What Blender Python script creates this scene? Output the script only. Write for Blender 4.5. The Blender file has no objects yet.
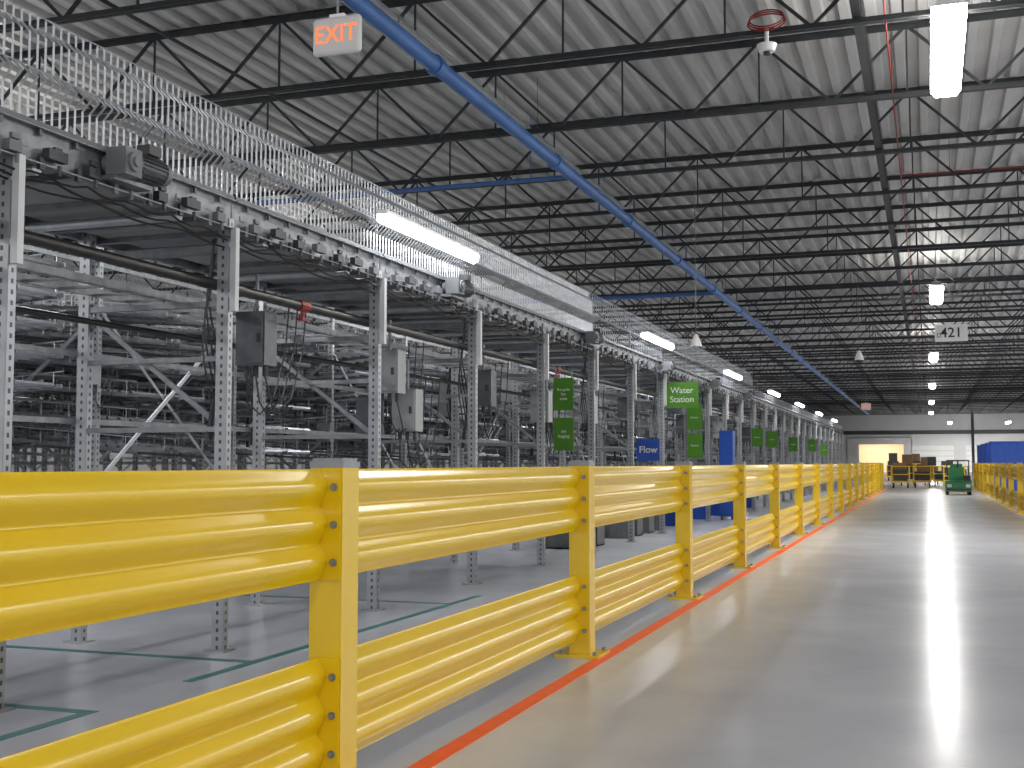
import bpy, math, random
from mathutils import Vector, Matrix
random.seed(4)
S=bpy.context.scene
COL=S.collection

# ---------------------------------------------------------------- materials
def nt(m):
    m.use_nodes=True
    return m.node_tree, m.node_tree.nodes['Principled BSDF']
def mat(name,col,rough=.5,metal=0.,var=.12,scale=6.,bump=0.,emit=None,es=0.,coat=0.,spec=.5):
    m=bpy.data.materials.new(name); t,b=nt(m); N=t.nodes; L=t.links
    b.inputs['Roughness'].default_value=rough; b.inputs['Metallic'].default_value=metal
    b.inputs['Coat Weight'].default_value=coat
    b.inputs['Coat Roughness'].default_value=.12
    b.inputs['Specular IOR Level'].default_value=spec
    if emit:
        b.inputs['Emission Color'].default_value=(*emit,1); b.inputs['Emission Strength'].default_value=es
    tc=N.new('ShaderNodeTexCoord'); n=N.new('ShaderNodeTexNoise'); n.inputs['Scale'].default_value=scale; n.inputs['Detail'].default_value=4
    L.new(tc.outputs['Object'],n.inputs['Vector'])
    r=N.new('ShaderNodeValToRGB')
    r.color_ramp.elements[0].position=.3; r.color_ramp.elements[1].position=.7
    r.color_ramp.elements[0].color=(*[c*(1-var) for c in col],1)
    r.color_ramp.elements[1].color=(*[min(1,c*(1+var)) for c in col],1)
    L.new(n.outputs['Fac'],r.inputs['Fac']); L.new(r.outputs['Color'],b.inputs['Base Color'])
    return m
YEL=mat('yellow_paint',(.72,.475,.002),.25,0,.02,3,spec=.5,coat=.2)
GALV=mat('galvanised_steel',(.23,.245,.26),.42,.6,.22,14)
BRIGHT=mat('bright_zinc_wire',(.46,.48,.51),.36,.6,.1,10)
ROLL=mat('lane_roller_zinc',(.33,.35,.38),.36,.6,.15,10)
STEEL=mat('grey_steel',(.12,.13,.14),.42,.5,.2,9)
DARK=mat('dark_plastic',(.035,.037,.042),.45,0,.2,12)
BLACK=mat('black_pipe',(.012,.012,.013),.35,.2,.2,8)
JOIST=mat('joist_dark_primer',(.030,.034,.038),.55,.1,.25,4)
BLUE=mat('blue_pipe_paint',(.06,.16,.42),.4,0,.12,2)
BLUEB=mat('blue_plastic',(.012,.065,.36),.4,0,.1,5)
RED=mat('red_paint',(.26,.018,.015),.5,0,.1,5)
GREEN=mat('green_sign',(.062,.19,.018),.6,0,.05,5,spec=.25)
GREENP=mat('green_machine_paint',(.02,.18,.07),.4,0,.1,5)
WHITE=mat('white_plastic',(.84,.84,.83),.4,0,.03,6)
SIGNW=mat('sign_lettering_white',(.60,.63,.58),.5,0,.03,6)
LGREY=mat('light_grey_enamel',(.30,.31,.32),.4,.1,.08,6)
COVER=mat('pale_strip_cover',(.55,.56,.57),.4,.1,.06,6)
MGREY=mat('mid_grey_plastic',(.14,.15,.16),.5,0,.1,6)
TEAL=mat('teal_tape',(.03,.15,.145),.5,0,.15,10)
ORANGE=mat('orange_red_tape',(.95,.12,.025),.5,0,.08,10)
CARD=mat('cardboard',(.22,.13,.07),.8,0,.15,8)
RUB=mat('rubber',(.02,.02,.02),.8)
LAMP=mat('lamp_diffuser',(1,1,1),.5,0,0,1,emit=(1,.96,.88),es=34)
TUBE=mat('tube_diffuser',(1,1,1),.5,0,0,1,emit=(.97,.98,1),es=14)
EXITB=mat('exit_sign_body',(.66,.64,.63),.4,0,.03,3)
EXITR=mat('exit_letter_red',(.9,.18,.05),.4,0,0,1,emit=(1,.20,.05),es=1.0)
WALLM=mat('painted_wall',(.44,.44,.44),.7,0,.06,.5)
PALE=mat('pale_panel',(.55,.55,.53),.6,0,.05,.5)
WARM=mat('cream_wall',(.78,.68,.52),.7,0,.05,.5)

PERF=mat('perforated_upright',(.36,.38,.40),.38,.6,.12,9)
def perf(m):
    t=m.node_tree; N=t.nodes; L=t.links; b=N['Principled BSDF']
    src=b.inputs['Base Color'].links[0].from_socket
    tc=N.new('ShaderNodeTexCoord'); sx=N.new('ShaderNodeSeparateXYZ'); L.new(tc.outputs['Object'],sx.inputs[0])
    def M(op,a,bb=None):
        n=N.new('ShaderNodeMath'); n.operation=op
        for i,v in enumerate((a,bb)):
            if v is None: continue
            if isinstance(v,(int,float)): n.inputs[i].default_value=v
            else: L.new(v,n.inputs[i])
        return n.outputs[0]
    ax=M('ABSOLUTE',sx.outputs[0]); ay=M('ABSOLUTE',sx.outputs[1])
    c1=M('LESS_THAN',M('MINIMUM',ax,ay),.008)
    f=M('FRACT',M('MULTIPLY',sx.outputs[2],1/.05))
    c2=M('LESS_THAN',M('ABSOLUTE',M('SUBTRACT',f,.5)),.22)
    h=M('MULTIPLY',c1,c2)
    mx=N.new('ShaderNodeMix'); mx.data_type='RGBA'
    L.new(h,mx.inputs['Factor']); L.new(src,mx.inputs['A']); mx.inputs['B'].default_value=(.05,.05,.05,1)
    L.new(mx.outputs['Result'],b.inputs['Base Color'])
    L.new(M('SUBTRACT',.6,M('MULTIPLY',h,.6)),b.inputs['Metallic'])
perf(PERF)

FLOOR=bpy.data.materials.new('polished_concrete')
t,b=nt(FLOOR); N=t.nodes; L=t.links
tc=N.new('ShaderNodeTexCoord')
n1=N.new('ShaderNodeTexNoise'); n1.inputs['Scale'].default_value=.8; n1.inputs['Detail'].default_value=7; n1.inputs['Roughness'].default_value=.6
L.new(tc.outputs['Object'],n1.inputs['Vector'])
r=N.new('ShaderNodeValToRGB'); r.color_ramp.elements[0].position=.28; r.color_ramp.elements[1].position=.72
r.color_ramp.elements[0].color=(.45,.46,.505,1); r.color_ramp.elements[1].color=(.555,.57,.615,1)
L.new(n1.outputs['Fac'],r.inputs['Fac']); L.new(r.outputs['Color'],b.inputs['Base Color'])
mr=N.new('ShaderNodeMapRange'); mr.inputs['To Min'].default_value=.19; mr.inputs['To Max'].default_value=.24
L.new(n1.outputs['Fac'],mr.inputs['Value']); L.new(mr.outputs['Result'],b.inputs['Roughness'])
b.inputs['Specular IOR Level'].default_value=.30
DECK=mat('roof_deck_white',(.48,.48,.47),.5,.05,.12,.7)

# ---------------------------------------------------------------- mesh builder
class MB:
    def __init__(s): s.v=[]; s.f=[]; s.m=[]
    def add(s,vs,fs,mi=0):
        o=len(s.v); s.v+= [tuple(v) for v in vs]; s.f+=[tuple(i+o for i in f) for f in fs]; s.m+=[mi]*len(fs)
    def box(s,c,d,mi=0,R=None):
        hx,hy,hz=d[0]/2,d[1]/2,d[2]/2
        vs=[Vector((x,y,z)) for z in(-hz,hz) for y in(-hy,hy) for x in(-hx,hx)]
        if R: vs=[R@v for v in vs]
        vs=[v+Vector(c) for v in vs]
        s.add(vs,[(0,2,3,1),(4,5,7,6),(0,1,5,4),(2,6,7,3),(0,4,6,2),(1,3,7,5)],mi); return s
    def frame(s,p,q):
        d=(Vector(q)-Vector(p)); d.normalize()
        u=Vector((0,0,1)) if abs(d.z)<.95 else Vector((0,1,0))
        a=d.cross(u).normalized(); u=a.cross(d); return d,a,u
    def beam(s,p,q,w,h,mi=0):
        d,a,u=s.frame(p,q); p=Vector(p);q=Vector(q); a=a*w/2;u=u*h/2
        vs=[p-a-u,p+a-u,p+a+u,p-a+u,q-a-u,q+a-u,q+a+u,q-a+u]
        s.add(vs,[(0,1,2,3),(7,6,5,4),(0,4,5,1),(1,5,6,2),(2,6,7,3),(3,7,4,0)],mi); return s
    def cyl(s,p,q,r,n=10,mi=0,r2=None,cap=True):
        r2=r if r2 is None else r2
        d,a,u=s.frame(p,q); p=Vector(p);q=Vector(q)
        A=[p+(a*math.cos(2*math.pi*i/n)+u*math.sin(2*math.pi*i/n))*r for i in range(n)]
        B=[q+(a*math.cos(2*math.pi*i/n)+u*math.sin(2*math.pi*i/n))*r2 for i in range(n)]
        fs=[(i,n+i,n+(i+1)%n,(i+1)%n) for i in range(n)]
        if cap: fs+=[tuple(range(n)),tuple(range(2*n-1,n-1,-1))]
        s.add(A+B,fs,mi); return s
    def path(s,pts,r,n=4,mi=0):
        for a,b in zip(pts,pts[1:]): s.cyl(a,b,r,n,mi,cap=False)
        return s
    def exty(s,prof,y0,y1,mi=0,closed=True):
        n=len(prof)
        A=[(x,y0,z) for x,z in prof];B=[(x,y1,z) for x,z in prof]
        k=n if closed else n-1
        fs=[(i,(i+1)%n,n+(i+1)%n,n+i) for i in range(k)]
        if closed: fs+=[tuple(range(n-1,-1,-1)),tuple(range(n,2*n))]
        s.add(A+B,fs,mi); return s
    def obj(s,name,mats,parent=None,loc=(0,0,0),rot=None,smooth=True,angle=35):
        me=bpy.data.meshes.new(name); me.from_pydata(s.v,[],s.f)
        for m in (mats if isinstance(mats,(list,tuple)) else [mats]): me.materials.append(m)
        me.polygons.foreach_set('material_index',s.m)
        me.update()
        if smooth:
            me.shade_smooth(); me.set_sharp_from_angle(angle=math.radians(angle))
        o=bpy.data.objects.new(name,me); COL.objects.link(o); o.location=loc
        if rot: o.rotation_euler=rot
        if parent: o.parent=parent
        return o
def tag(o,label,cat,group=None):
    o['label']=label; o['category']=cat
    if group: o['group']=group
    return o
def empty(name,label,cat,group=None,loc=(0,0,0)):
    o=bpy.data.objects.new(name,None); o.empty_display_size=.1; COL.objects.link(o); o.location=loc
    return tag(o,label,cat,group)
def dup(root,loc,rot=None,parent=None):
    n=root.copy(); COL.objects.link(n); n.location=loc
    if rot is not None: n.rotation_euler=rot
    if parent: n.parent=parent
    for c in list(root.children):
        dup(c,c.location.copy(),None,n)
    return n
def text(body,size,parent,loc,m,rot=(math.pi/2,0,0),ext=.003,sx=1,name='lettering',bold=0):
    cu=bpy.data.curves.new(name,'FONT'); cu.body=body; cu.size=size; cu.align_x='CENTER'; cu.align_y='CENTER'; cu.extrude=ext; cu.offset=bold
    o=bpy.data.objects.new('tmp',cu); COL.objects.link(o)
    dg=bpy.context.evaluated_depsgraph_get(); me=bpy.data.meshes.new_from_object(o.evaluated_get(dg))
    bpy.data.objects.remove(o)
    me.materials.clear(); me.materials.append(m)
    n=bpy.data.objects.new(name,me); COL.objects.link(n); n.parent=parent; n.location=loc; n.rotation_euler=rot; n.scale=(sx,1,1)
    return n
def struct(o): o['kind']='structure'; return o

# ---------------------------------------------------------------- camera
cam=bpy.data.cameras.new('camera'); co=bpy.data.objects.new('camera',cam); COL.objects.link(co); S.camera=co
cam.sensor_width=36; cam.lens=1190/1024*36; cam.clip_end=500; cam.clip_start=.05
co.location=(0,0,1.1)
co.rotation_euler=(math.radians(90+3.8),0,math.radians(19.27))

# ---------------------------------------------------------------- shell
XL,XR,Y0,Y1,ZD=-30.,16.,-12.,160.,8.35
struct(MB().box(((XL+XR)/2,(Y0+Y1)/2,-.1),(XR-XL,Y1-Y0,.2)).obj('floor',FLOOR))
prof=[];x=XL
while x<XR-.01:
    prof+=[(x,ZD),(x+.13,ZD),(x+.16,ZD+.10),(x+.36,ZD+.10),(x+.39,ZD)]; x+=.40
prof+=[(XR,ZD)]
d=MB(); d.exty(prof,Y0,Y1,0,closed=False); d.box(((XL+XR)/2,(Y0+Y1)/2,ZD+.20),(XR-XL,Y1-Y0,.1))
struct(d.obj('ceiling',DECK,smooth=False))
struct(MB().box((XL-.1,(Y0+Y1)/2,4.25),(.2,Y1-Y0,8.5)).obj('wall_left',WALLM))
struct(MB().box((XR+.1,(60+Y1)/2,4.25),(.2,Y1-60,8.5)).obj('wall_right',WALLM))
w=MB()
w.box(((XL-8.5)/2,Y1+.1,4.25),(-8.5-XL,.2,8.5)).box(((-3+XR)/2,Y1+.1,4.25),(XR+3,.2,8.5)).box((-5.75,Y1+.1,6.0),(5.5,.2,5.0))
struct(w.obj('wall_back',WALLM))
w=MB()
w.box((-6,Y1+6,2.2),(8,.1,4.4)).box((-10,Y1+3,2.2),(.1,6,4.4)).box((-2,Y1+3,2.2),(.1,6,4.4)).box((-6,Y1+3,4.4),(8,6,.1)).box((-6,Y1+3,-.05),(8,6,.1))
struct(w.obj('wall_alcove',WARM))
for i,(x0,x1,z) in enumerate(((-2.0,3.0,3.3),(4.4,8.6,3.3))):
    w=MB(); w.box(((x0+x1)/2,Y1-.05,z/2),(x1-x0,.06,z)); 
    for j in range(1,5): w.box(((x0+x1)/2,Y1-.09,z*j/5),(x1-x0,.02,.05),1)
    struct(w.obj('door_%d'%(i+1),[PALE,LGREY]))
w=MB(); w.box((0,Y1-.06,5.0),(24,.12,.5)); struct(w.obj('trim_1',JOIST))
def area(name,loc,sx,sy,p,col=(1,.985,.96),rot=(0,0,0),parent=None):
    l=bpy.data.lights.new(name,'AREA'); l.shape='RECTANGLE'; l.size=sx; l.size_y=sy; l.energy=p; l.color=col
    o=bpy.data.objects.new(name,l); COL.objects.link(o); o.location=loc; o.rotation_euler=rot
    if parent: o.parent=parent
    return o
area('alcove_light',(-6,Y1+3,4.2),5,3,330,(1,.90,.75))

cb=MB(); cb.box((0,0,3.55),(.30,.02,7.1)).box((0,.14,3.55),(.30,.02,7.1)).box((0,.07,3.55),(.02,.14,7.1)).box((0,.07,.01),(.5,.5,.02))
base=cb.obj('building_column',MGREY,loc=(4.6,140,0)); tag(base,'grey steel wide-flange building column','column','building columns')
for (x,y) in [(-12,75),(-12,100),(-12,128)]: dup(base,(x,y,0))

# ---------------------------------------------------------------- roof joists
JX0,JX1=-28.,15.6
jr=empty('roof_joist','dark painted open-web steel bar joist under roof deck','roof joist','roof joists',(0,12.95,7.1))
c=MB()
for s_ in (-.035,.035): c.box(((JX0+JX1)/2,s_,0),(JX1-JX0,.05,.012)); c.box(((JX0+JX1)/2,s_*.4,.04),(JX1-JX0,.010,.08))
c.obj('bottom_chord',JOIST,jr,smooth=False)
c=MB()
c.box(((JX0+JX1)/2,0,1.235),(JX1-JX0,.13,.014)); c.box(((JX0+JX1)/2,-.02,1.185),(JX1-JX0,.012,.09)); c.box(((JX0+JX1)/2,.02,1.185),(JX1-JX0,.012,.09))
c.obj('top_chord',JOIST,jr,smooth=False)
c=MB(); x=JX0+.2; up=False
while x+1.2<JX1:
    za,zb=(.03,1.2)
    if up: za,zb=zb,za
    c.beam((x,0,za),(x+1.2,0,zb),.045,.045)
    if not up: c.beam((x+1.2,0,.03),(x+1.2,0,1.2),.028,.028)
    x+=1.2; up=not up
c.obj('web_member',JOIST,jr,smooth=False)
JY=[12.95+3.65*k for k in range(-2,40)]
for y in JY:
    if abs(y-12.95)>.1: dup(jr,(0,y,7.1))

def pipe(name,p,q,r,m,label,cat,n=14,coup=None,hang=None):
    c=MB(); P=Vector(p);Q=Vector(q)-P
    c.cyl((0,0,0),Q,r,n)
    a=Q.normalized(); L_=Q.length
    if coup:
        k=coup
        while k<L_:
            c.cyl(a*(k-.08),a*(k+.08),r*1.28,n); k+=coup
    if hang:
        k=1.
        while k<L_:
            c.cyl(a*k+Vector((0,0,r*.5)),a*k+Vector((0,0,hang-p[2])),.006,5); k+=7.3
    o=c.obj(name,m,loc=p); return tag(o,label,cat)
HG=8.346
pipe('blue_pipe',(-6.8,-2,7.0),(-6.8,150,7.0),.12,BLUE,'long straight blue painted overhead compressed-air pipe','pipe',coup=6.,hang=HG)
pipe('blue_branch_pipe',(-16,23.2,6.98),(-6.93,23.2,6.98),.045,BLUE,'thin blue branch pipe joining blue main under joists','pipe',hang=HG)
pipe('blue_branch_pipe',(-15,41,6.98),(-6.93,41,6.98),.07,BLUE,'thin blue branch pipe joining blue main under joists','pipe',hang=HG)
pipe('sprinkler_main',(-7.45,-2,7.75),(-7.45,120,7.75),.085,LGREY,'grey sprinkler main pipe threading roof joists','pipe',coup=6.,hang=HG)
pipe('red_pipe',(-.45,-2,7.45),(-.45,90,7.45),.014,RED,'thin red overhead fire-alarm pipe along roof','pipe',hang=HG)
pipe('red_pipe',(-.43,27.6,7.5),(15,27.6,7.5),.016,RED,'thin red cross pipe under roof deck','pipe',hang=HG)
c=MB(); c.box((0,76,.0),(.12,156,.015)).box((0,76,.13),(.015,156,.26)).box((0,76,.26),(.12,156,.015))
tag(c.obj('bridging_beam',JOIST,loc=(-.80,0,7.19)),'dark steel beam running through roof joists','beam')
for x in (4.2,-10.2):
    c=MB(); c.box((0,76,0),(.04,156,.04)); tag(c.obj('joist_bridging',JOIST,loc=(x,0,7.22)),'thin dark joist bridging angle','beam','joist bridging')

# ---------------------------------------------------------------- high-bay lamps
def highbay(p,pu,loc):
    lr=empty('high_bay_lamp','long bright white high-bay lamp hung below roof joists','ceiling lamp','high-bay lamps',loc)
    MB().exty([(-.18,-.02),(.18,-.02),(.13,.05),(-.13,.05)],-1.75,1.75).obj('lamp_housing',WHITE,lr)
    MB().exty([(-.22,-.02),(-.22,-.12),(-.15,-.2),(.15,-.2),(.22,-.12),(.22,-.02)],-1.74,1.74).obj('diffuser',LAMP,lr)
    for y in(-1.2,1.2): MB().cyl((0,y,.05),(0,y,1.3),.008,6).obj('hanger_rod',STEEL,lr)
    area('light_source',(0,0,-.22),.4,3.2,p,parent=lr)
    if pu: area('deck_fill_light',(0,0,.16),.3,2.8,pu,rot=(math.pi,0,0),parent=lr)  # upward fill added to lighten the roof deck
    return lr
lr=highbay(270,40,(.37,17.7,7.0))
for k in range(-1,6):
    if k: dup(lr,(.37,17.7+25.8*k,7.0))
fill_row_l=highbay(360,0,(-17.2,17.7,7.0))  # unseen row, added as fill light for the left side
for k in range(-1,10):
    if k!=1: dup(fill_row_l,(-17.2,17.7+12.9*(k-1),7.0))
fill_row_r=highbay(780,0,(13,4.8,7.0))  # unseen row on the right, added only for fill light
for k in range(-1,7):
    if k!=0: dup(fill_row_r,(13,4.8+12.9*k,7.0))
wall_fill=highbay(700,0,(2.5,153,6.0))  # extra lamps added to brighten the far wall
dup(wall_fill,(9,153,6.0))

# ---------------------------------------------------------------- guard rails
BAY=3.05; PY0=3.63; FX=-1.906; PW=.120; RO=-.010
YO=PW/2+.001
def rail(name,sgn=1):
    r=MB(); n=72; H=.37; pr=[]
    for i in range(n+1):
        tt=i/n; s_=((1-math.cos(2*math.pi*3*tt))/2)**.65
        pr.append((sgn*(.029*s_-.012),H*tt))
    back=[(x-sgn*.007,z) for x,z in reversed(pr)]
    r.exty(pr+back,.0,BAY-PW-.002)
    return r.obj(name,YEL,angle=60)
rail0=rail('guardrail_beam')
tag(rail0,'glossy yellow three-rib steel guardrail beam between posts','guardrail','yellow guardrail beams')
for y in (.003,BAY-PW-.002-.003):
    MB().box((.010,y,.185),(.111,.006,.37)).obj('end_plate',YEL,rail0)
c=MB(); c.cyl((0,.003,0),(0,-.003,0),.013,14); c.cyl((0,-.003,0),(0,-.012,0),.009,6)
yb=BAY-PW-.002-.009
bm_=c.obj('bolt',GALV,rail0,(.042,yb,.06)); bm_['label']='zinc hex bolt'
for z in (.185,.31):
    b2=bm_.copy(); COL.objects.link(b2); b2.parent=rail0; b2.location=(.042,yb,z)
post0=empty('guardrail_post','square yellow steel guardrail post bolted to concrete floor','guardrail post','yellow guardrail posts',(FX,PY0,0))
MB().box((0,0,.55),(PW,PW,1.08)).obj('post_tube',YEL,post0)
MB().box((0,0,1.095),(PW+.006,PW+.006,.02)).box((0,0,1.11),(.11,.11,.012)).obj('post_cap',GALV,post0)['label']='silver metal cap'
MB().box((0,0,.008),(.26,.26,.016)).obj('base_plate',YEL,post0)
for x in(-.10,.10):
    for y in(-.10,.10): MB().cyl((0,0,.016),(0,0,.035),.012,6).obj('anchor_bolt',GALV,post0,(x,y,0))
simple_rail=rail('guardrail_beam'); tag(simple_rail,rail0['label'],'guardrail','yellow guardrail beams')
simple_post=MB().box((0,0,.545),(PW,PW,1.09)).box((0,0,.008),(.26,.26,.016)).box((0,0,1.1),(PW+.006,PW+.006,.02),1).obj('guardrail_post',[YEL,GALV]); tag(simple_post,post0['label'],'guardrail post','yellow guardrail posts')
NL=17; used=[0,0]
rail0.location=(FX+RO,PY0-BAY+YO,.71)
for k in range(-1,NL):
    y=PY0+BAY*k
    if k!=0: 
        if k<7: dup(post0,(FX,y,0))
        elif not used[0]: simple_post.location=(FX,y,0); used[0]=1
        else: dup(simple_post,(FX,y,0))
    if k<NL-1:
        for z in (.71,.085):
            if k<7:
                if k==-1 and z==.71: continue
                dup(rail0,(FX+RO,y+YO,z))
            elif not used[1]: simple_rail.location=(FX+RO,y+YO,z); used[1]=1
            else: dup(simple_rail,(FX+RO,y+YO,z))
RX=1.86
r2=rail('guardrail_beam',-1); tag(r2,rail0['label'],'guardrail','yellow guardrail beams')
first=True
for k in range(13):
    y=19+BAY*k
    dup(simple_post,(RX,y,0))
    if k<12:
        for z in(.71,.085):
            if first: r2.location=(RX-RO,y+YO,z); first=False
            else: dup(r2,(RX-RO,y+YO,z))

# ---------------------------------------------------------------- floor tapes
def tape(m,label,boxes):
    c=MB()
    for (x0,y0,x1,y1) in boxes: c.box(((x0+x1)/2,(y0+y1)/2,.001),(x1-x0,y1-y0,.002))
    return tag(c.obj('floor_tape',m,smooth=False),label,'floor tape')
tape(ORANGE,'orange-red floor tape strip along guardrail',[(-1.805,1,-1.722,56)])
tape(TEAL,'teal floor tape marking a work bay',[(-5.4,5.80,-3.58,5.86)])
tape(TEAL,'teal floor tape line along conveyor',[(-3.58,5.2,-3.52,9.3)])
tape(TEAL,'teal floor tape corner marking',[(-5.4,4.40,-3.5,4.46),(-3.56,2.5,-3.5,4.40)])
tape(TEAL,'teal floor tape marking a work bay',[(-6.0,8.7,-3.58,8.76)])

# ---------------------------------------------------------------- conveyor line
BY=2.05; CY0=4.05
def upright(h,parent,loc,w=.075,dp=.05):
    c=MB(); th=.005
    c.box((0,-dp/2,h/2),(w,th,h)).box((-w/2,0,h/2),(th,dp,h)).box((w/2,0,h/2),(th,dp,h))
    c.box((-w/2+.012,dp/2,h/2),(.024,th,h)).box((w/2-.012,dp/2,h/2),(.024,th,h))
    c.box((0,0,.005),(.14,.12,.010))
    return c.obj('upright',PERF,parent,loc,smooth=False)
fr=empty('conveyor_support_frame','galvanised perforated steel conveyor support frame','support frame','conveyor support frames',(-3.95,CY0+.26,0))
upright(2.56,fr,(0,0,0)); upright(2.56,fr,(-1.0,0,0))
for z,h in ((.32,.045),(1.30,.03),(1.72,.03),(2.05,.035),(2.38,.05)):
    MB().box((-.5,.0,z),(.96,.04,h)).obj('cross_beam',GALV,fr,smooth=False)
MB().beam((-.04,.03,1.32),(-.96,.03,2.0),.02,.03).obj('diagonal_brace',GALV,fr)
MB().box((.070,-.01,2.25),(.038,.04,.50)).box((.045,-.01,2.1),(.03,.03,.03)).box((.045,-.01,2.4),(.03,.03,.03)).obj('strip_cover',COVER,fr)
NB=28
for k in range(-1,NB):
    if k: dup(fr,(-3.95,CY0+BY*k,0))
SZ=3.0
for k in range(1,16): 
    n=dup(fr,(-10.2,CY0+BY*k,0)); n.scale=(1,1,(SZ)/2.56)

cs=empty('conveyor_section','grey steel overhead belt conveyor section on frames','conveyor','overhead conveyor sections',(-3.95,CY0,2.56))
for x in (.03,-1.03):
    s_=1 if x>0 else -1
    c=MB(); c.box((x,BY/2,.02),(.006,BY-.01,.17)).box((x+s_*.02,BY/2,.105),(.045,BY-.01,.006)).box((x+s_*.02,BY/2,-.065),(.045,BY-.01,.006))
    for i in range(10): c.box((x+s_*.004,.12+i*.2,.02),(.006,.05,.03))
    c.obj('side_channel',GALV,cs,smooth=False)
c=MB(); c.box((-.5,BY/2,.06),(1.02,BY-.01,.012)); c.obj('belt_bed',GALV,cs)
c=MB(); c.box((-.5,BY/2,-.03),(.9,BY-.01,.008)); c.obj('return_pan',LGREY,cs)['label']='grey sheet metal underside pan'
for y in (.15,.7,1.25,1.8): MB().box((-.5,y,-.05),(1.04,.05,.03)).obj('cross_member',GALV,cs)
for y in (.42,1.55): MB().cyl((-1.02,y,-.08),(.02,y,-.08),.03,12).obj('return_roller',BRIGHT,cs)
for i,y in enumerate((.20,.48,.74,1.02,1.30,1.58,1.86)):
    c=MB(); c.box((.075,y,-.03+.02*(i%2)),(.04,.13 if i%2 else .08,.05)); c.box((.085,y,.015),(.02,.05,.025)); c.cyl((.075,y+.03,-.05),(.075,y+.03,-.10),.010,8); c.box((.06,y-.08,-.06),(.02,.03,.06))
    c.obj('control_module',DARK if i%3 else MGREY,cs)
for r_ in range(3):
    c=MB(); pts=[]
    for i in range(21):
        yy=.05+i*(BY-.1)/20; pts.append((.06-.02*r_,yy,-.10-.025*r_-.03*abs(math.sin(i*(.9-.25*r_)))))
    c.path(pts,.006,6); c.obj('cable',BLACK,cs)
c=MB(); c.box((.045,BY/2,.125),(.03,BY-.02,.02)); 
for i in range(8): c.box((.05,.15+i*.25,.10),(.015,.02,.06))
c.obj('guard_mounting_rail',STEEL,cs,smooth=False)
for k in range(-1,NB-1):
    if k: dup(cs,(-3.95,CY0+BY*k,2.56))
for k in range(1,15): dup(cs,(-10.2,CY0+BY*k,SZ))

def wires(n,prof,hz,r=.0055):
    g=MB()
    for i in range(n):
        y=(i+.5)*BY/n
        g.path([(x,y,z) for x,z in prof],r,4)
    for x,z in hz: g.cyl((x+.006,.005,z),(x+.006,BY-.005,z),.004,5)
    return g
PF=[(0,0),(0,.16),(.055,.215),(.0,.27),(0,.44),(-.05,.49),(-.05,.56)]
HZ=((0,.02),(0,.27),(-.05,.555))
def guard(n,r,loc,prof=PF,hz=HZ,m=BRIGHT,lab='shiny zinc folded wire mesh guard panel along conveyor'):
    g=empty('wire_mesh_guard',lab,'wire guard','wire mesh guards',loc)
    wires(n,prof,hz,r).obj('wire_panel',m,g,smooth=False)
    MB().box((-.02,0,.18),(.02,.02,.40)).obj('guard_post',GALV,g,smooth=False)
    return g
wg=guard(38,.0068,(-3.93,CY0,2.68))
wgf=guard(18,.0045,(-3.93,CY0+BY*5,2.68),m=ROLL)
for k in range(-1,12):
    if k not in(0,5): dup(wg if k<5 else wgf,(-3.93,CY0+BY*k,2.68))
for k in range(3,14): dup(wgf,(-10.18,CY0+BY*k,SZ+.12))
c=MB(); n=14
for i in range(n): c.cyl((0,.03+i*(BY-.06)/(n-1),0),(0,.03+i*(BY-.06)/(n-1),.18),.005,4)
for z in(.01,.17): c.cyl((0,.02,z),(0,BY-.02,z),.006,4)
lg=c.obj('low_wire_guard',GALV,loc=(-3.90,CY0+BY*12,2.69),smooth=False); tag(lg,'low straight zinc wire guard along conveyor edge','wire guard','low wire guards')
for k in range(13,NB-1): dup(lg,(-3.90,CY0+BY*k,2.69))

pipe('air_pipe',(-4.02,2.2,2.17),(-4.02,40,2.17),.032,BLACK,'long black air pipe clamped under overhead conveyor','pipe',coup=2.05)
c=MB(); c.cyl((0,0,0),(0,.12,0),.040,10); c.cyl((0,.06,0),(0,.06,-.08),.015,8); c.box((0,.06,-.09),(.04,.07,.02))
v=c.obj('pipe_valve',RED,loc=(-4.02,7.1,2.17)); tag(v,'small red valve on black air pipe','valve','pipe valves')
for y in (13.,19.5,26.): dup(v,(-4.02,y,2.17))
c=MB()
for x in (-.15,.15): c.box((x,18,0),(.02,36,.05))
for i in range(120): c.box((0,.15+i*.3,-.02),(.30,.02,.015))
tag(c.obj('cable_tray',GALV,loc=(-4.55,3,2.12),smooth=False),'galvanised ladder cable tray under conveyor','cable tray')
pipe('air_pipe',(-4.75,2.2,1.95),(-4.75,40,1.95),.02,BLACK,'long thin black air pipe under conveyor','pipe')
for (x,z) in ((-5.02,1.36),(-5.02,1.78),(-6.5,2.75),(-8.6,1.1)):
    c=MB(); c.box((0,28,0),(.025,56,.035)); tag(c.obj('longitudinal_beam',GALV,loc=(x,CY0,z),smooth=False),'long galvanised tie beam joining conveyor frames','beam','long tie beams')
c=MB(); c.beam((0,0,.75),(0,BY,2.35),.012,.026); c.cyl((-.015,.03,.77),(.015,.03,.77),.012,8); c.cyl((-.015,BY-.03,2.33),(.015,BY-.03,2.33),.012,8)
tie=c.obj('diagonal_tie',BRIGHT,loc=(-5.07,CY0+BY*1,0)); tag(tie,'bright thin diagonal tie strap between conveyor frames','brace','diagonal tie straps')
c=MB(); c.beam((0,0,2.35),(0,BY,.75),.012,.026); c.cyl((-.015,.03,2.33),(.015,.03,2.33),.012,8); c.cyl((-.015,BY-.03,.77),(.015,BY-.03,.77),.012,8)
tieb=c.obj('diagonal_tie',BRIGHT,loc=(-6.46,CY0+BY*2,0)); tag(tieb,'bright thin diagonal tie strap between conveyor frames','brace','diagonal tie straps')
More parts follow.
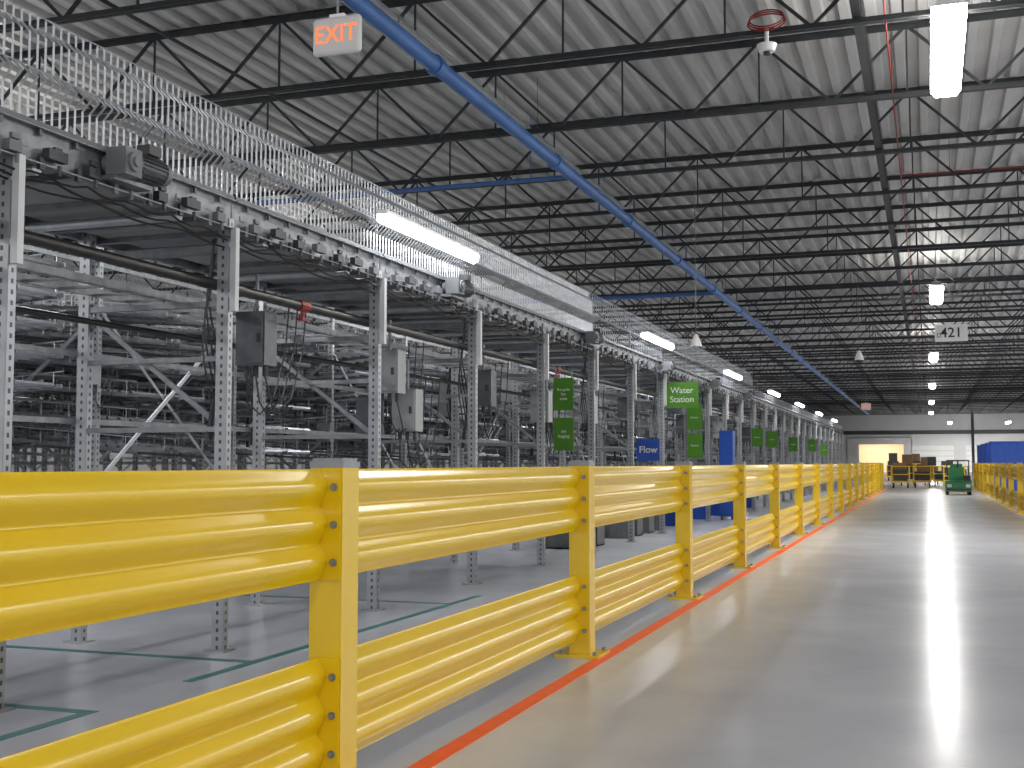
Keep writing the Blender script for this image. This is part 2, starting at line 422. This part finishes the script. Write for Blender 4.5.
for k in range(3,20):
    if k%3==0: dup(tieb,(-5.07,CY0+BY*k,0))
    if k%2==0: dup(tieb if k%3 else tie,(-6.46,CY0+BY*k,0))

gm=empty('gear_motor','dark grey finned electric gear motor on conveyor side','motor','conveyor gear motors',(-3.80,5.05,2.62))
c=MB(); c.cyl((0,-.05,.0),(0,.17,0),.06,20)
for i in range(20):
    a=2*math.pi*i/20; R=Matrix.Rotation(-a,3,'Y'); c.box(R@Vector((.066,.065,0)),(.018,.19,.004),0,R)
c.obj('motor_body',STEEL,gm)
MB().cyl((0,.17,0),(0,.22,0),.070,20,r2=.06).obj('fan_cover',MGREY,gm)
c=MB(); c.box((0,-.11,-.01),(.12,.13,.14)); c.cyl((-.10,-.11,-.01),(.075,-.11,-.01),.05,16); c.cyl((.07,-.11,-.01),(.085,-.11,-.01),.025,12)
bb=c.obj('gearbox',MGREY,gm)
MB().box((.03,.05,.085),(.08,.10,.05)).obj('terminal_box',DARK,gm)
MB().box((-.06,-.02,-.09),(.10,.30,.02)).obj('mounting_plate',GALV,gm)
for i,y in enumerate((9.5,13.9,18.3,22.7,27.1)): dup(gm,(-3.80,y,2.62))

def encl(m):
    e=empty('control_enclosure','grey metal electrical control box mounted on conveyor frame','control box','conveyor control boxes')
    MB().box((0,0,0),(.22,.16,.36)).obj('box_body',m,e)
    d_=MB().box((0,-.088,0),(.20,.015,.33)).obj('box_door',m,e)
    MB().box((.07,-.10,0),(.02,.012,.06)).obj('latch',DARK,d_)
    c=MB(); 
    for x in (-.07,0,.07):
        c.cyl((x,0,-.18),(x,0,-.25),.018,8)
        c.path([(x,0,-.25),(x*1.3,.05,-.42),(x*.8,.15,-.50),(x,.35,-.38),(x,.5,-.05),(x,.55,.3)],.006,5)
    c.obj('cable_gland',DARK,e)
    MB().cyl((.0,0,.18),(.0,0,.44),.014,8).obj('conduit',GALV,e)
    return e
e1=encl(STEEL); e1.location=(-4.25,6.95,1.93)
e2=encl(LGREY); e2.location=(-4.25,9.05,1.86)
e2['label']='light grey electrical control box mounted on conveyor frame'
for y,z in ((9.35,1.55),(13.1,1.75),(15.1,1.8),(19.3,1.7),(25.4,1.8)): dup(e2,(-4.22,y,z))
for y,z in ((11.2,1.85),(13.3,1.7),(17.2,1.9),(21.5,1.8),(23.6,1.75),(29.6,1.8),(33.8,1.8)): dup(e1,(-4.22,y,z))
for k in range(2,12):
    dup(e2 if k%3 else e1,(-5.05,CY0+BY*k+.12,1.55+.25*(k%3)))
for k in range(2,12):
    n=dup(e1 if k%2 else e2,(-6.5-2.1*(k%2),CY0+BY*k-.10,1.45+.2*(k%4))); n.scale=(.7,.6,.6)
c=MB()
for j in range(4):
    ph=j*.7; pts=[(0.02*math.sin(i*.8+ph)+.01*j,.03*math.cos(i*.6+ph),-i*.11) for i in range(12)]
    c.path(pts,.006,5)
for i in range(3): c.box((.015,0,-.2-.35*i),(.06,.05,.015))
cbn=c.obj('cable_bundle',DARK,loc=(-4.06,6.1,2.45)); tag(cbn,'dark bundle of cables tied down a conveyor upright','cables','cable bundles')
for k in range(2,16): dup(cbn,(-4.06 if k%2 else -5.02,CY0+BY*k,2.45))

def tube(loc,L_,p,grp='conveyor strip lamps'):
    tl=empty('tube_lamp','linear white LED strip lamp fixed along conveyor','strip lamp',grp,loc)
    MB().box((0,L_/2,.045),(.09,L_,.03)).obj('lamp_housing',WHITE,tl)
    MB().exty([(-.05,.03),(-.045,-.02),(0,-.045),(.045,-.02),(.05,.03)],.02,L_-.02).obj('diffuser',TUBE,tl)
    area('light_source',(0,L_/2,-.06),.08,L_-.1,p,(.97,.98,1),parent=tl)
    return tl
tl=tube((-3.76,7.85,2.90),1.9,8)
for y in(.3,1.6): MB().cyl((0,y,.05),(-.17,y,.05),.010,6).obj('bracket',GALV,tl)
for y in (16.4,23.6,30.5,37.,44.,51.5): dup(tl,(-3.76,y,2.90))
fill_strip=tube((-5.65,5.5,2.90),1.9,26,'added under-rack fill strips')  # added strips hidden behind the conveyor, fill light for floor and lanes
for y in(.3,1.6): MB().cyl((0,y,.05),(.60,y,.0),.010,6).obj('bracket',GALV,fill_strip)
for k in range(1,5): dup(fill_strip,(-5.65,5.5+8.2*k,2.90))

# ---------------------------------------------------------------- lane racking behind
rk=empty('rack_frame','grey perforated rack frame carrying roller lanes','rack','lane rack frames',(-5.6,CY0,0))
for i in range(5):
    upright(2.9,rk,(-.9-2.1*i,0,0),.055,.045)
for i in range(4):
    x=-.9-2.1*i
    for z in (1.14,1.79,2.39): MB().beam((x,.03,z+.12*i),(x-2.1,.03,z+.12*(i+1)),.025,.025).obj('cross_beam',STEEL,rk,smooth=False)
    if i%2==0: MB().beam((x,-.04,2.3),(x-2.1,-.04,.7),.02,.03).obj('diagonal_brace',BRIGHT,rk,smooth=False)
    else: MB().beam((x,-.04,.8),(x-2.1,-.04,2.5),.02,.03).obj('diagonal_brace',BRIGHT,rk,smooth=False)
for k in range(1,NB,1): dup(rk,(-5.6,CY0+BY*k,0))
rk2=empty('rack_frame','slim grey perforated intermediate rack frame between lanes','rack','intermediate rack frames',(-5.9,CY0+.97,0))
for i in range(4): upright(2.9,rk2,(-1.6-2.1*i,0,0),.045,.035)
for i in range(3):
    x=-1.6-2.1*i
    MB().beam((x,0.02,1.0+.4*(i%2)),(x-2.1,.02,2.5-.4*(i%2)),.015,.03).obj('diagonal_brace',GALV,rk2,smooth=False)
for k in range(1,16): dup(rk2,(-5.9,CY0+.97+BY*k,0))
def lane(rise):
    e=empty('roller_lane','sloped gravity roller lane with steel side rails','roller conveyor','sloped roller lanes')
    Lh=8.2
    f=lambda x:(-x*rise/8.4)
    for y in(.12,.62,.72,1.22): 
        MB().beam((0,y,0),(-Lh,y,f(-Lh)),.015,.034).obj('side_rail',GALV,e,smooth=False)
    c=MB(); n=68
    for i in range(n):
        x=-.08-i*.12; c.cyl((x,.13,f(x)+.012),(x,.61,f(x)+.012),.022,6,cap=False); c.cyl((x,.73,f(x)+.012),(x,1.21,f(x)+.012),.022,6,cap=False)
    c.obj('roller_bed',ROLL,e)
    c=MB()
    for y in (.10,.65,1.24):
        c.path([(0,y,.12),(-Lh,y,f(-Lh)+.12)],.006,5)
        for i in range(28): x=-.1-i*.3; c.cyl((x,y,f(x)),(x,y,f(x)+.12),.004,4)
    for i in range(5):
        x=-.5-i*1.6; c.box((x,.09,f(x)+.06),(.05,.03,.14),1); c.box((x,.645,f(x)+.05),(.03,.03,.12),1)
    c.obj('guide_wire_rail',[BRIGHT,DARK],e)
    for i in range(4):
        x=-.9-i*2.1; MB().box((x,.75,f(x)-.03),(.03,1.95,.025)).obj('lane_support',STEEL,e,smooth=False)
    return e
ln=lane(.70); ln.location=(-6.4,CY0+.3,1.20)
lnb=lane(-.55)
zs=(1.20,1.44,1.68,1.92,2.16,2.40)
lnb.location=(-6.4,CY0+.3+BY,1.70)
for k in range(0,NB-2):
    for j,z in enumerate(zs):
        if k>10 and j in(1,3,5): continue
        if k==0 and j==0: continue
        if k%3==1:
            if j>4: continue
            if k==1 and j==0: continue
            dup(lnb,(-6.4,CY0+.3+BY*k,z+.50))
        else: dup(ln,(-6.4,CY0+.3+BY*k,z))

# ---------------------------------------------------------------- signs
def hang_sign(name,label,w,h,loc,m,lines,size,lm=SIGNW,rodtop=None,rods=True,cat='sign',sx=1,grp=None,bold=0):
    e=empty(name,label,cat,grp,loc)
    MB().box((0,0,0),(w,.012,h)).obj('sign_panel',m,e)
    n=len(lines)
    for i,t_ in enumerate(lines):
        text(t_,size,e,(0,-.009,(n-1)/2*size*1.05-i*size*1.05),lm,sx=sx,bold=bold)
    if rods:
        for x in(-w*.4,w*.4): MB().cyl((x,0,h/2),(x,0,rodtop-loc[2]),.006,6).obj('hanger_rod',GALV,e)
    return e
hang_sign('station_sign','green sign reading Water Station hung beside conveyor',.52,.40,(-3.62,18.4,2.16),GREEN,['Water','Station'],.135,rodtop=2.62)
for y,z in ((12.6,1.86),(12.6,1.42)):
    hang_sign('station_sign','small green sign with white lettering hung on upright',.23,.36,(-3.80,y,z),GREEN,['Recycle','bin','area'] if z>1.6 else ['A4','Staging'],.048 ,rodtop=z+.3,grp='small green signs')
for y,z in ((20.3,1.88),(20.3,1.40),(28.2,1.7),(31,1.7),(36,1.65),(42,1.7),(47,1.6)):
    hang_sign('station_sign','small green sign with white lettering hung on upright',.26,.42,(-3.78,y,z),GREEN,['Station'],.05,rodtop=z+.35,grp='small green signs')
e=hang_sign('aisle_number_sign','white hanging aisle sign reading 421',1.30,.72,(1.0,53,6.55),WHITE,['421'],.58,BLACK,rodtop=7.2,bold=.006)
e.children[1].location.x=.14
text('D.',.24,e,(-.46,-.009,-.10),BLACK,bold=.002)
hang_sign('blue_banner','blue panel with white lettering on conveyor frame',.32,.30,(-3.62,16.0,1.28),BLUEB,['Flow'],.13,rodtop=2.5,bold=.002,cat='sign')
e=empty('blue_cabinet','slim blue plastic supply cabinet beside conveyor','cabinet',None,(-3.72,23.4,0))
MB().box((0,0,.9),(.26,.3,1.66)).obj('cabinet_body',BLUEB,e)
MB().box((0,-.16,.9),(.23,.02,1.58)).obj('door',BLUEB,e)
MB().box((.08,-.18,.95),(.02,.02,.14)).obj('handle',WHITE,e)
for x in(-.1,.1): MB().box((x,0,.035),(.04,.26,.07)).obj('foot',DARK,e)

def exit_sign(loc,rodtop,sc=1):
    e=empty('exit_sign','lit white exit sign with glowing orange-red EXIT letters','exit sign','exit signs',loc)
    c=MB(); c.box((0,0,0),(.33*sc,.05,.24*sc)); o=c.obj('sign_housing',EXITB,e)
    bv=o.modifiers.new('bevel','BEVEL'); bv.width=.025*sc; bv.segments=3
    text('EXIT',.155*sc,e,(0,-.028,0),EXITR,sx=.92,bold=-.001*sc)
    MB().cyl((0,0,.10*sc),(0,0,rodtop-loc[2]),.008,8).obj('hanger_rod',GALV,e)
    MB().box((0,0,.125*sc),(.10*sc,.03,.02)).obj('canopy',WHITE,e)
exit_sign((-3.40,6.45,3.74),8.3)
exit_sign((-3.1,66,4.1),7.1,1.5)

def pend(loc,top,s=1):
    e=empty('pendant_camera','white bell-shaped ceiling camera on drop pole','security camera','pendant cameras',loc)
    c=MB(); c.cyl((0,0,-.02),(0,0,.12),.13*s,20,r2=.09*s); c.cyl((0,0,.12),(0,0,.24),.09*s,20,r2=.03*s); c.obj('housing',WHITE,e)
    MB().cyl((0,0,-.09),(0,0,-.02),.05*s,16,r2=.11*s).obj('dome',DARK,e)
    MB().cyl((0,0,.22),(0,0,top-loc[2]),.007,8).obj('drop_pole',STEEL,e)
pend((-1.75,34,3.95),7.1); pend((-4.55,24.7,3.55),7.1)
e=empty('beam_detector','white ceiling detector with coiled red cable above','detector',None,(-2.0,16.45,6.80))
MB().cyl((0,0,0),(0,0,.10),.11,20,r2=.14).obj('detector_body',WHITE,e)
MB().cyl((0,0,.10),(0,0,.34),.03,8).obj('stem',WHITE,e)
MB().cyl((0,0,-.04),(0,0,0),.05,16).obj('lens',DARK,e)
c=MB()
for j in range(3):
    pts=[(.26*math.cos(a)*(1-.05*j),.12*math.sin(a),.42+.16*math.sin(a)+.03*j) for a in [2*math.pi*i/28 for i in range(29)]]
    c.path(pts,.011,6)
c.obj('cable_coil',RED,e)['label']='coiled red cable'

# ---------------------------------------------------------------- totes
def tote(m,lab):
    c=MB(); a,b_,h,t_=.29,.19,.30,.008
    for s_ in(-1,1):
        c.box((s_*(a-.004),0,h/2),(t_,2*b_,h)); c.box((0,s_*(b_-.004),h/2),(2*a,t_,h))
        c.box((s_*(a+.008),0,h-.015),(.03,2*b_+.04,.03)); c.box((0,s_*(b_+.008),h-.015),(2*a+.04,.03,.03))
    for i in range(-2,3): c.box((i*.11,b_+.002,h/2),(.012,.016,h)); c.box((i*.11,-b_-.002,h/2),(.012,.016,h))
    c.box((0,0,.01),(2*a,2*b_,.02))
    o=c.obj('storage_tote',m,smooth=False); tag(o,lab,'tote','totes under conveyor'); return o
tg=tote(MGREY,'grey plastic storage tote on floor under conveyor'); tg.location=(-4.45,14.9,0)
for y in (15.5,17.2,17.8,18.6,19.4): dup(tg,(-4.45,y,0))
for y in(15.5,17.2): dup(tg,(-4.45,y,.31))
tb=tote(BLUEB,'blue plastic storage tote on floor under conveyor'); tb.location=(-4.4,20.9,0)
for y in (21.6,23.5,25.2,26.,27.5,28.2,30): dup(tb,(-4.4,y,0)); 
for y in (21.6,26.): dup(tb,(-4.4,y,.31))

def bulk():
    c=MB(); a=.55;h=.80
    for s_ in(-1,1):
        c.box((s_*a,0,h/2+.12),(.03,1.1,h)); c.box((0,s_*a,h/2+.12),(1.1,.03,h))
        for i in range(-2,3): c.box((i*.22,s_*(a+.02),h/2+.12),(.04,.03,h)); c.box((s_*(a+.02),i*.22,h/2+.12),(.03,.04,h))
    c.box((0,0,.13),(1.1,1.1,.03)); c.box((0,0,h+.10),(1.18,1.18,.04))
    for x in(-.45,0,.45): c.box((x,0,.06),(.12,1.1,.12))
    o=c.obj('bulk_container',BLUEB,smooth=False); tag(o,'large blue plastic stackable bulk container','container','blue bulk containers'); return o
bk=bulk(); bk.location=(2.65,46,0)
for x,y in ((2.65,46),(3.95,46),(2.65,49),(4.05,49),(2.6,52),(4.1,52),(2.6,56)):
    for z in (0,.95):
        if (x,y,z)==(2.65,46,0): continue
        dup(bk,(x,y,z))

# ---------------------------------------------------------------- far traffic
tgr=empty('electric_tugger','low green electric tugger truck with loaded deck in aisle','tugger',None,(.95,44.5,0))
c=MB(); c.box((0,.25,.32),(.86,1.3,.34)); c.box((0,-.55,.16),(.80,.5,.07)); c.box((0,-.82,.30),(.80,.06,.30)); c.obj('chassis',GREENP,tgr)
c=MB(); c.box((-.05,.35,.72),(.50,.5,.46)); c.box((-.05,.30,1.0),(.40,.36,.14)); c.obj('console',GREENP,tgr)
c=MB(); c.cyl((0,.05,.95),(0,-.15,1.18),.025,8); c.cyl((-.22,-.15,1.18),(.22,-.15,1.18),.02,8); c.obj('steering_handle',BLACK,tgr)
for x in(-.36,.36): MB().cyl((x-.04,-.5,.12),(x+.04,-.5,.12),.12,16).obj('wheel',RUB,tgr)
for x in(-.36,.36): MB().cyl((x-.05,.65,.13),(x+.05,.65,.13),.13,16).obj('wheel',RUB,tgr)
for x in(-.36,.36): MB().box((x,.1,.82),(.04,.04,.75)).obj('mast_post',DARK,tgr)
MB().box((0,.1,1.19),(.76,.04,.04)).obj('mast_crossbar',DARK,tgr)
MB().box((.28,-.2,.58),(.24,.3,.18)).obj('battery_case',DARK,tgr)
MB().box((-.30,-.86,.32),(.14,.03,.10)).box((.30,-.86,.32),(.14,.03,.10)).obj('bumper_lamp',COVER,tgr)
MB().box((0,-.862,.20),(.78,.03,.06)).obj('bumper',DARK,tgr)
def cart(loc,boxes):
    e=empty('stock_cart','yellow steel platform cart with push handle','cart','yellow stock carts',loc)
    MB().box((0,0,.28),(.8,1.3,.08)).obj('platform',YEL,e)
    c=MB()
    for x in(-.37,.37):
        c.cyl((x,-.62,.3),(x,-.62,.95),.02,8); c.cyl((x,.62,.3),(x,.62,.95),.02,8)
    for y in(-.62,.62):
        for z in(.6,.95): c.cyl((-.37,y,z),(.37,y,z),.02,8)
    c.obj('end_rail',YEL,e)
    for x in(-.3,.3):
        for y in(-.5,.5): MB().cyl((x-.025,y,.1),(x+.025,y,.1),.1,14).obj('wheel',RUB,e); MB().box((x,y,.19),(.07,.08,.12)).obj('caster_fork',GALV,e)
    for (x,y,z,w_,h_,*m_) in boxes:
        b=MB(); b.box((0,0,h_/2),(w_,w_*1.1,h_)); b.box((0,0,h_),(.05,w_*1.1,.004),1)
        o=b.obj('cardboard_box',[m_[0] if m_ else CARD,LGREY],loc=(loc[0]+x,loc[1]+y,.32+z)); tag(o,'taped box stacked on yellow cart','box','boxes on carts')
cart((-1.2,55.5,0),[(0,-.2,0,.6,.5,DARK),(-.05,-.2,.5,.5,.30),(.05,.35,0,.4,.6)])
cart((-.3,57,0),[(0,0,0,.65,.4,DARK),(0,.0,.4,.45,.35),(.1,.0,.75,.3,.3)])
cart((.55,60,0),[(0,0,0,.6,.4,DARK)])
cart((-1.0,62,0),[(0,0,0,.65,.7,DARK),(0,.0,.7,.5,.5)])
cart((.1,65,0),[(0,0,0,.65,.6),(0,.0,.6,.5,.5,DARK)])
cart((1.3,58,0),[(0,0,0,.6,.5,BLUEB)])
cart((.9,49,0),[(0,0,0,.5,.4,DARK)])
cart((-.2,72,0),[(0,0,0,.65,.6),(0,.0,.6,.5,.5)])
cart((1.0,74,0),[(0,0,0,.65,.9,DARK)])
cart((-2.1,78,0),[(0,0,0,.65,.9,DARK),(0,0,.9,.5,.5,DARK)])
cart((-.8,84,0),[(0,0,0,.65,.9,DARK),(0,0,.9,.5,.5)])
for i in range(2):
    c=MB(); 
    for x in(-.9,0,.9): c.box((x,0,.55),(.08,.08,1.1))
    for z in(.35,.75,1.05): c.box((0,0,z),(1.88,.05,.10))
    c.box((-.9,0,.01),(.2,.2,.02)).box((.9,0,.01),(.2,.2,.02))
    tag(c.obj('cross_barrier',YEL,loc=(-3.0+2.1*i,60+9*i,0)),'yellow steel cross barrier fence panel','barrier','cross barriers')

# ---------------------------------------------------------------- world + view
W=bpy.data.worlds.new('world'); S.world=W; W.use_nodes=True
bg=W.node_tree.nodes['Background']; bg.inputs[0].default_value=(.96,.97,1,1); bg.inputs[1].default_value=1.0
S.view_settings.view_transform='Standard'
S.view_settings.exposure=0
